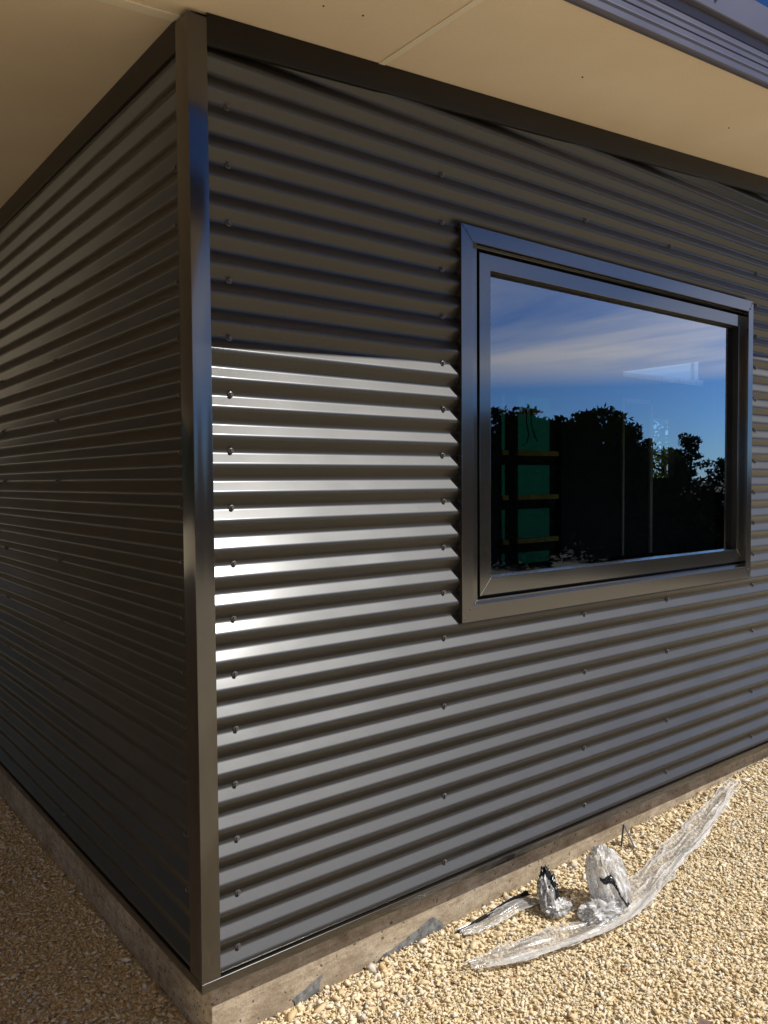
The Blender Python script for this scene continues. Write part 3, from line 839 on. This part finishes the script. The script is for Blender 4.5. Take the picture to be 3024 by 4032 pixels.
crumple('outer_film', (1.455, -.250, g0 + .085), (.070, .066, .104), M['bagfilm'], bag, 2.3, .20, 6, (1.2, 1.2, .5), (.004, .03))
crumple('inner_film', (1.458, -.245, g0 + .078), (.052, .048, .084), M['bagfilm'], bag, 6.1, .34, 5, (1.4, 1.4, .6), (.002, .024), lambda q: q.x > .02 or q.z > .06)
crumple('base_film', (1.36, -.285, g0 + .022), (.075, .050, .030), M['film'], bag, 7.7, .5, 5, (1, 1, 1))
def off_band(q):
    a = q.x * .585 - q.y * .81; f = -q.x * .81 - q.y * .585
    if f < -.045 or a < -.03: return True
    zc = .036 - .10 * ((a + .03) / .10) ** 2 + .006 * math.sin(a * 90)
    return abs(q.z - zc) > .0085 + .004 * math.sin(a * 70 + 1)
crumple('black_band', (1.4555, -.2505, g0 + .085), (.0712, .0672, .105), M['blackfilm'], bag, 2.3, .20, 6, (1.2, 1.2, .5), (.004, .03), off_band)

bun = empty('black_plastic_bundle', (1.265, -.135, gz(1.265, -.135)))
tag(bun, 'small black crumpled plastic bundle half wrapped in clear film left of the bunched wrap', 'plastic bundle')
g1 = gz(1.265, -.135)
crumple('black_film', (1.278, -.125, g1 + .055), (.030, .032, .066), M['blackfilm'], bun, 3.9, .48, 5, (1.4, 1.4, .7), (.004, .012))
crumple('clear_wrap', (1.258, -.142, g1 + .050), (.034, .030, .060), M['bagfilm'], bun, 5.2, .34, 5, (1.5, 1.5, .7), (.006, .018), lambda q: q.x > .008 and q.z > -.02)
crumple('skirt', (1.275, -.165, g1 + .016), (.05, .036, .022), M['film'], bun, 9.4, .5, 5)

# bent metal strip
clip = empty('bent_metal_strip', (1.845, -.07, gz(1.845, -.07)))
tag(clip, 'thin bent metal strip standing as an inverted V against the concrete', 'metal strip')
gq = gz(1.845, -.07)
def flat_bar(name, a, b, w, tck, parent, mat):
    a, b = Vector(a), Vector(b); d = (b - a).normalized(); s = d.cross(Vector((0, -1, .2))).normalized() * w; t_ = d.cross(s).normalized() * tck
    mb = MB(); vs = []
    for p_ in (a, b):
        for q in (s + t_, s - t_, -s - t_, -s + t_): vs.append(p_ + q)
    mb.add(vs, [(0, 1, 2, 3), (7, 6, 5, 4), (0, 4, 5, 1), (1, 5, 6, 2), (2, 6, 7, 3), (3, 7, 4, 0)])
    return fix_normals(mb.build(name, mat, parent))
flat_bar('leg', (1.825, -.045, gq - .006), (1.868, -.028, gq + .082), .0042, .0012, clip, M['trim'])
flat_bar('leg', (1.869, -.029, gq + .082), (1.862, -.085, gq + .006), .0042, .0012, clip, M['screw'])

# grey membrane scraps stuck to the foot of the concrete
def scrap(name, pts, label):
    r_ = np.random.default_rng(len(label)); poly_ = []
    for i in range(len(pts)):
        a, b = pts[i], pts[(i + 1) % len(pts)]
        for k_ in range(5):
            t_ = k_ / 5; poly_.append((a[0] + (b[0] - a[0]) * t_ + r_.normal(0, .0022), a[1] + (b[1] - a[1]) * t_ + r_.normal(0, .0018)))
    n = len(poly_)
    vs = [(x, CY - .0030, z) for x, z in poly_] + [(x, CY - .0004, z) for x, z in poly_]
    fs = [tuple(range(n)), tuple(range(2 * n - 1, n - 1, -1))] + [(i, n + i, n + (i + 1) % n, (i + 1) % n) for i in range(n)]
    o = fix_normals(mesh_obj(name, vs, fs, M['slate']))
    return tag(o, label, 'membrane scrap', 'membrane scraps along the foundation')
scrap('membrane_scrap', [(.305, -.245), (.385, -.222), (.408, -.212), (.392, -.275), (.385, -.30), (.31, -.30)], 'grey torn membrane patch on the concrete near the house corner')
scrap('membrane_scrap', [(.60, -.262), (.66, -.240), (.76, -.220), (.86, -.190), (.90, -.222), (.93, -.29), (.58, -.29)], 'longer grey membrane patch on the concrete left of the plastic film')

mb = MB(); zz = gz(1.12, -.79)
q4 = [(1.075, -0.816), (1.135, -0.788), (1.150, -0.816), (1.090, -0.846)]
mb.add([(x, y, zz + .002 + .004 * (i % 2)) for i, (x, y) in enumerate(q4)] + [(x, y, zz + .013 + .004 * (i % 2)) for i, (x, y) in enumerate(q4)],
       [(3, 2, 1, 0), (4, 5, 6, 7), (0, 1, 5, 4), (1, 2, 6, 5), (2, 3, 7, 6), (3, 0, 4, 7)])
tag(fix_normals(mb.build('timber_offcut', M['scrapwood'])), 'reddish thin timber offcut half buried in the gravel', 'offcut')

# ------------------------------------------------------------------ trees (seen reflected in the window)
def leaf_cloud(clumps, size, count, rng):
    V = []; 
    tot = sum(c[3] ** 2 for c in clumps)
    for (x, y, z, r, sq) in clumps:
        m = max(20, int(count * r * r / tot))
        d = rng.normal(size=(m, 3)); d /= np.linalg.norm(d, axis=1)[:, None]
        rr = r * rng.uniform(.45, 1.08, (m, 1)) ** .6
        c = np.array([x, y, z]) + d * rr * np.array([1, 1, sq])
        a = rng.normal(size=(m, 3)); a /= np.linalg.norm(a, axis=1)[:, None]
        b = np.cross(a, rng.normal(size=(m, 3))); b /= np.linalg.norm(b, axis=1)[:, None]
        s = size * rng.uniform(.6, 1.3, (m, 1))
        V.append(np.stack([c - a * s, c + b * s * .45, c + a * s, c - b * s * .45], axis=1))
    V = np.concatenate(V)
    return V.reshape(-1, 3), np.arange(len(V) * 4).reshape(-1, 4)

def tree(name, label, x, y, top, w, rng_seed, mat, kind='round', group='trees beyond the yard'):
    rng = np.random.default_rng(rng_seed)
    base = far_z(x, y); h = top - base
    t = empty(name, (x, y, base)); tag(t, label, 'tree', group)
    mb = MB(); mb.tube([(x, y, base - .1), (x + .05 * h * rng.normal(), y, base + h * .35), (x + .04 * h * rng.normal(), y, base + h * .8)], .035 * h, 8, .012 * h)
    clumps = []
    if kind == 'round':
        for k_ in range(24):
            a = rng.uniform(0, 2 * PI); hh = rng.uniform(.16, .93)
            rr = w * (1 - .55 * max(0, hh - .5) * 2) * rng.uniform(.25, .8)
            cx_, cy_, cz_ = x + rr * math.cos(a), y + rr * math.sin(a), base + h * hh
            cr = w * rng.uniform(.38, .60) * (1.15 - .5 * hh)
            cz_ = min(cz_, top - cr * .8)
            clumps.append((cx_, cy_, cz_, cr, .8))
            mb.tube([(x, y, base + h * hh * .5), (cx_, cy_, cz_)], .014 * h, 5, .005 * h)
        clumps.append((x, y, top - w * .3, w * .3, .95))
        for k_ in range(12): clumps.append((x + w * rng.uniform(-.9, .9), y + w * rng.uniform(-.9, .9), base + h * rng.uniform(.08, .35), w * .5, .7))
        cnt, ls = 13000, .065 + .02 * w
    else:                                            # spiky, arms with tufts
        for k_ in range(26):
            hh = .12 + .86 * k_ / 25; a = k_ * 2.4 + rng.uniform(-.4, .4)
            ln = w * (1.05 - hh) * rng.uniform(.6, 1.25) + .08
            ex, ey, ez = x + ln * math.cos(a), y + ln * math.sin(a), base + h * hh + ln * .25
            mb.tube([(x, y, base + h * hh), (ex, ey, ez)], .010 * h, 5, .004 * h)
            for q in (.45, .75, 1.0):
                clumps.append((x + (ex - x) * q, y + (ey - y) * q, base + h * hh + ln * .25 * q, .13 * w + .05, .6))
        for k_ in range(8): clumps.append((x + w * rng.uniform(-.6, .6), y + w * rng.uniform(-.6, .6), base + h * rng.uniform(.1, .45), w * .42, .8))
        cnt, ls = 4200, .06
    mb.build('trunk', M['bark'], t)
    V, F = leaf_cloud(clumps, ls, cnt, rng)
    mesh_obj('crown', V, F, mat, t)

CAM = Vector((-0.92441, -1.96600, 1.28847))
TL = [  # (x, y, top, half width, kind, label)
    (14.6, -13.6, 3.15, 1.5, 'round', 'leftmost dark bushy tree reflected in the window glass'),
    (15.75, -12.9, 3.30, 1.35, 'round', 'dark tree reflected beside the green wall wrap'),
    (16.45, -12.35, 2.92, 1.0, 'round', 'narrow dark tree reflected in the dip right of the green wrap'),
    (16.95, -11.90, 3.12, 1.15, 'round', 'first of the two tall round tree tops reflected mid window'),
    (17.55, -11.45, 3.28, 1.45, 'round', 'tallest round dark tree reflected in the middle of the window'),
    (17.60, -10.65, 2.75, .95, 'round', 'dark tree shoulder reflected just right of the tallest round tree'),
    (18.05, -10.85, 2.15, .9, 'round', 'low round shrub tree reflected below the door opening'),
    (18.70, -10.50, 2.12, 1.0, 'round', 'thin olive tree reflected under the bright inner window'),
    (19.30, -10.00, 2.45, .95, 'spiky', 'spiky conifer reflected at the right side of the window'),
    (20.05, -9.35, 1.75, .95, 'spiky', 'small ragged conifer reflected at the right edge of the glass'),
    (21.5, -8.6, 1.7, 1.1, 'round', 'low bushy tree right of the reflected conifers'),
    (10.8, -16.8, 3.4, 1.5, 'round', 'dark tree standing well left of the reflected row'),
    (7.6, -18.2, 3.1, 1.4, 'round', 'rounded tree at the near left end of the tree line'),
    (4.2, -19.4, 3.5, 1.5, 'round', 'dark tree straight out from the house corner'),
    (23.5, -5.2, 2.4, 1.4, 'round', 'dark tree at the right end of the tree line'),
    (13.2, -14.6, 3.2, 1.2, 'round', 'broad dark tree left of the reflected row'),
]
for i, (x, y, top, w, kd, lb) in enumerate(TL):
    tree('conifer_tree' if kd == 'spiky' else 'bushy_tree', lb, x, y, top, w, 40 + i, M['leaf2'] if 'olive' in lb else M['leaf'], kd)
SL = [(-21, 14.0, 9.5, 3.8), (-15.0, 29.5, 13.0, 4.6), (-9.0, 30.5, 13.5, 4.8), (-2.5, 29.0, 13.0, 4.6), (4.0, 31.0, 12.0, 4.4), (-22, 7.0, 9.0, 3.6),
      (-16.5, 5.0, 8.0, 2.8), (-16.5, 10.5, 8.5, 3.0), (-17.0, 17.5, 9.0, 3.4), (-16.5, -1.0, 7.5, 3.0), (-18.5, 24.0, 12.0, 4.4)]
SLB = ['huge dark tree on the far left of the side yard', 'tree at the far left corner of the rear boundary', 'second rear boundary tree behind the left wing', 'rear boundary tree straight behind the side wall', 'rear boundary tree hidden behind the left wing', 'dark tree in the second row left of the house',
       'dark bushy tree left of the house beyond the side wall', 'taller bushy tree left of the house behind the first', 'bushy tree far left behind the house', 'bushy tree at the left end of the yard facing the corner', 'bushy tree behind the house at the back left']
for i, (x, y, top, w) in enumerate(SL):
    tree('bushy_tree', SLB[i], x, y, top, w, 80 + i, M['leaf'], 'round', 'trees left of the house')
tree('bushy_tree', 'leafy tree behind the house seen through the small inner window', 15.5, 8.4, 3.1, 1.5, 99, M['leaf2'], 'spiky', 'trees behind the house')

# low scrub under the trees: nobody could count it
rng = np.random.default_rng(5); cl = []
for i in range(210):
    t_ = rng.uniform(13.5, 21); a = rng.uniform(-.55, .75)
    dx, dy = .74 * math.cos(a - .2) + .68 * math.sin(a - .2), -.68 * math.cos(a - .2) + .74 * math.sin(a - .2)
    x, y = CAM.x + t_ * dx, 2.0 + t_ * dy
    r_ = rng.uniform(.3, .75); cl.append((x, y, far_z(x, y) + r_ * .4, r_, .7))
V, F = leaf_cloud(cl, .08, 56000, rng)
tag(mesh_obj('scrub', V, F, M['scrub']), 'dark low scrub growing along the edge of the yard under the trees', 'scrub', kind='stuff')

# ------------------------------------------------------------------ light and sky
w = bpy.data.worlds.new('World'); sc.world = w; w.use_nodes = True
nt = w.node_tree; bg = nt.nodes['Background']
sky = nt.nodes.new('ShaderNodeTexSky'); sky.sky_type = 'NISHITA'; sky.sun_disc = False
sky.sun_elevation = math.asin(SUN.z); sky.sun_rotation = math.atan2(SUN.x, SUN.y)
sky.air_density = .9; sky.dust_density = .15; sky.ozone_density = 4.0; sky.altitude = 300
tc = nt.nodes.new('ShaderNodeTexCoord')
sx = nt.nodes.new('ShaderNodeSeparateXYZ'); nt.links.new(tc.outputs['Generated'], sx.inputs[0])
# high thin cloud: noise on a flat layer far above
zc = mathn(nt, 'MAXIMUM', sx.outputs[2], .02)
cv = nt.nodes.new('ShaderNodeCombineXYZ')
nt.links.new(mathn(nt, 'DIVIDE', sx.outputs[0], zc), cv.inputs[0]); nt.links.new(mathn(nt, 'DIVIDE', sx.outputs[1], zc), cv.inputs[1])
mp = nt.nodes.new('ShaderNodeMapping'); mp.inputs['Rotation'].default_value = (0, 0, rad(-40)); mp.inputs['Scale'].default_value = (.30, .10, 1)
nt.links.new(cv.outputs[0], mp.inputs[0])
cn = N(nt, 'ShaderNodeTexNoise', Scale=1.6, Detail=7, Roughness=.55, Distortion=.6); nt.links.new(mp.outputs[0], cn.inputs[0])
ck = ramp(nt, cn.outputs['Fac'], [(.33, (0, 0, 0)), (.58, (1, 1, 1))]).outputs[0]
lowfade = ramp(nt, sx.outputs[2], [(.11, (0, 0, 0)), (.145, (1, 1, 1)), (.21, (1, 1, 1)), (.29, (0, 0, 0))]).outputs[0]
ck = mathn(nt, 'MULTIPLY', mathn(nt, 'MULTIPLY', ck, lowfade), .85)
haze = ramp(nt, sx.outputs[2], [(0, (.68, .68, .68)), (.25, (.58, .58, .58)), (.5, (.22, .22, .22)), (1, (.15, .15, .15))]).outputs[0]
skyc = mixc(nt, 1.0, mixc(nt, 1.0, sky.outputs[0], (.50, .82, 1.32), 'MULTIPLY'), haze, 'MULTIPLY')
nt.links.new(mixc(nt, ck, skyc, (8.4, 8.2, 8.3)), bg.inputs[0]); bg.inputs[1].default_value = .15

L = bpy.data.lights.new('sun', 'SUN'); L.energy = 5.0; L.angle = rad(.53); L.color = (1, .97, .915)
lo = link(bpy.data.objects.new('sun', L)); lo.rotation_euler = SUN.to_track_quat('Z', 'Y').to_euler()

# ------------------------------------------------------------------ camera
cam = bpy.data.cameras.new('camera'); cam.sensor_fit = 'VERTICAL'; cam.sensor_height = 24
cam.lens = 1733.845 / 2212 * 24; cam.clip_start = .02; cam.clip_end = 6000
co = link(bpy.data.objects.new('camera', cam))
d = Vector((0.62203676, 0.78202392, -0.03884404)); r = Vector((0.78243784, -0.62269374, -0.006598)); u = Vector((0.02934773, 0.02628885, 0.9992235))
co.matrix_world = Matrix(((r.x, u.x, -d.x, CAM.x), (r.y, u.y, -d.y, CAM.y), (r.z, u.z, -d.z, CAM.z), (0, 0, 0, 1)))
sc.camera = co
sc.view_settings.view_transform = 'Standard'; sc.view_settings.look = 'None'; sc.view_settings.exposure = 0; sc.view_settings.gamma = 1
sc.render.resolution_x = 768; sc.render.resolution_y = 1024
sc.cycles.max_bounces = 10; sc.cycles.transparent_max_bounces = 24
sc.cycles.use_denoising = True
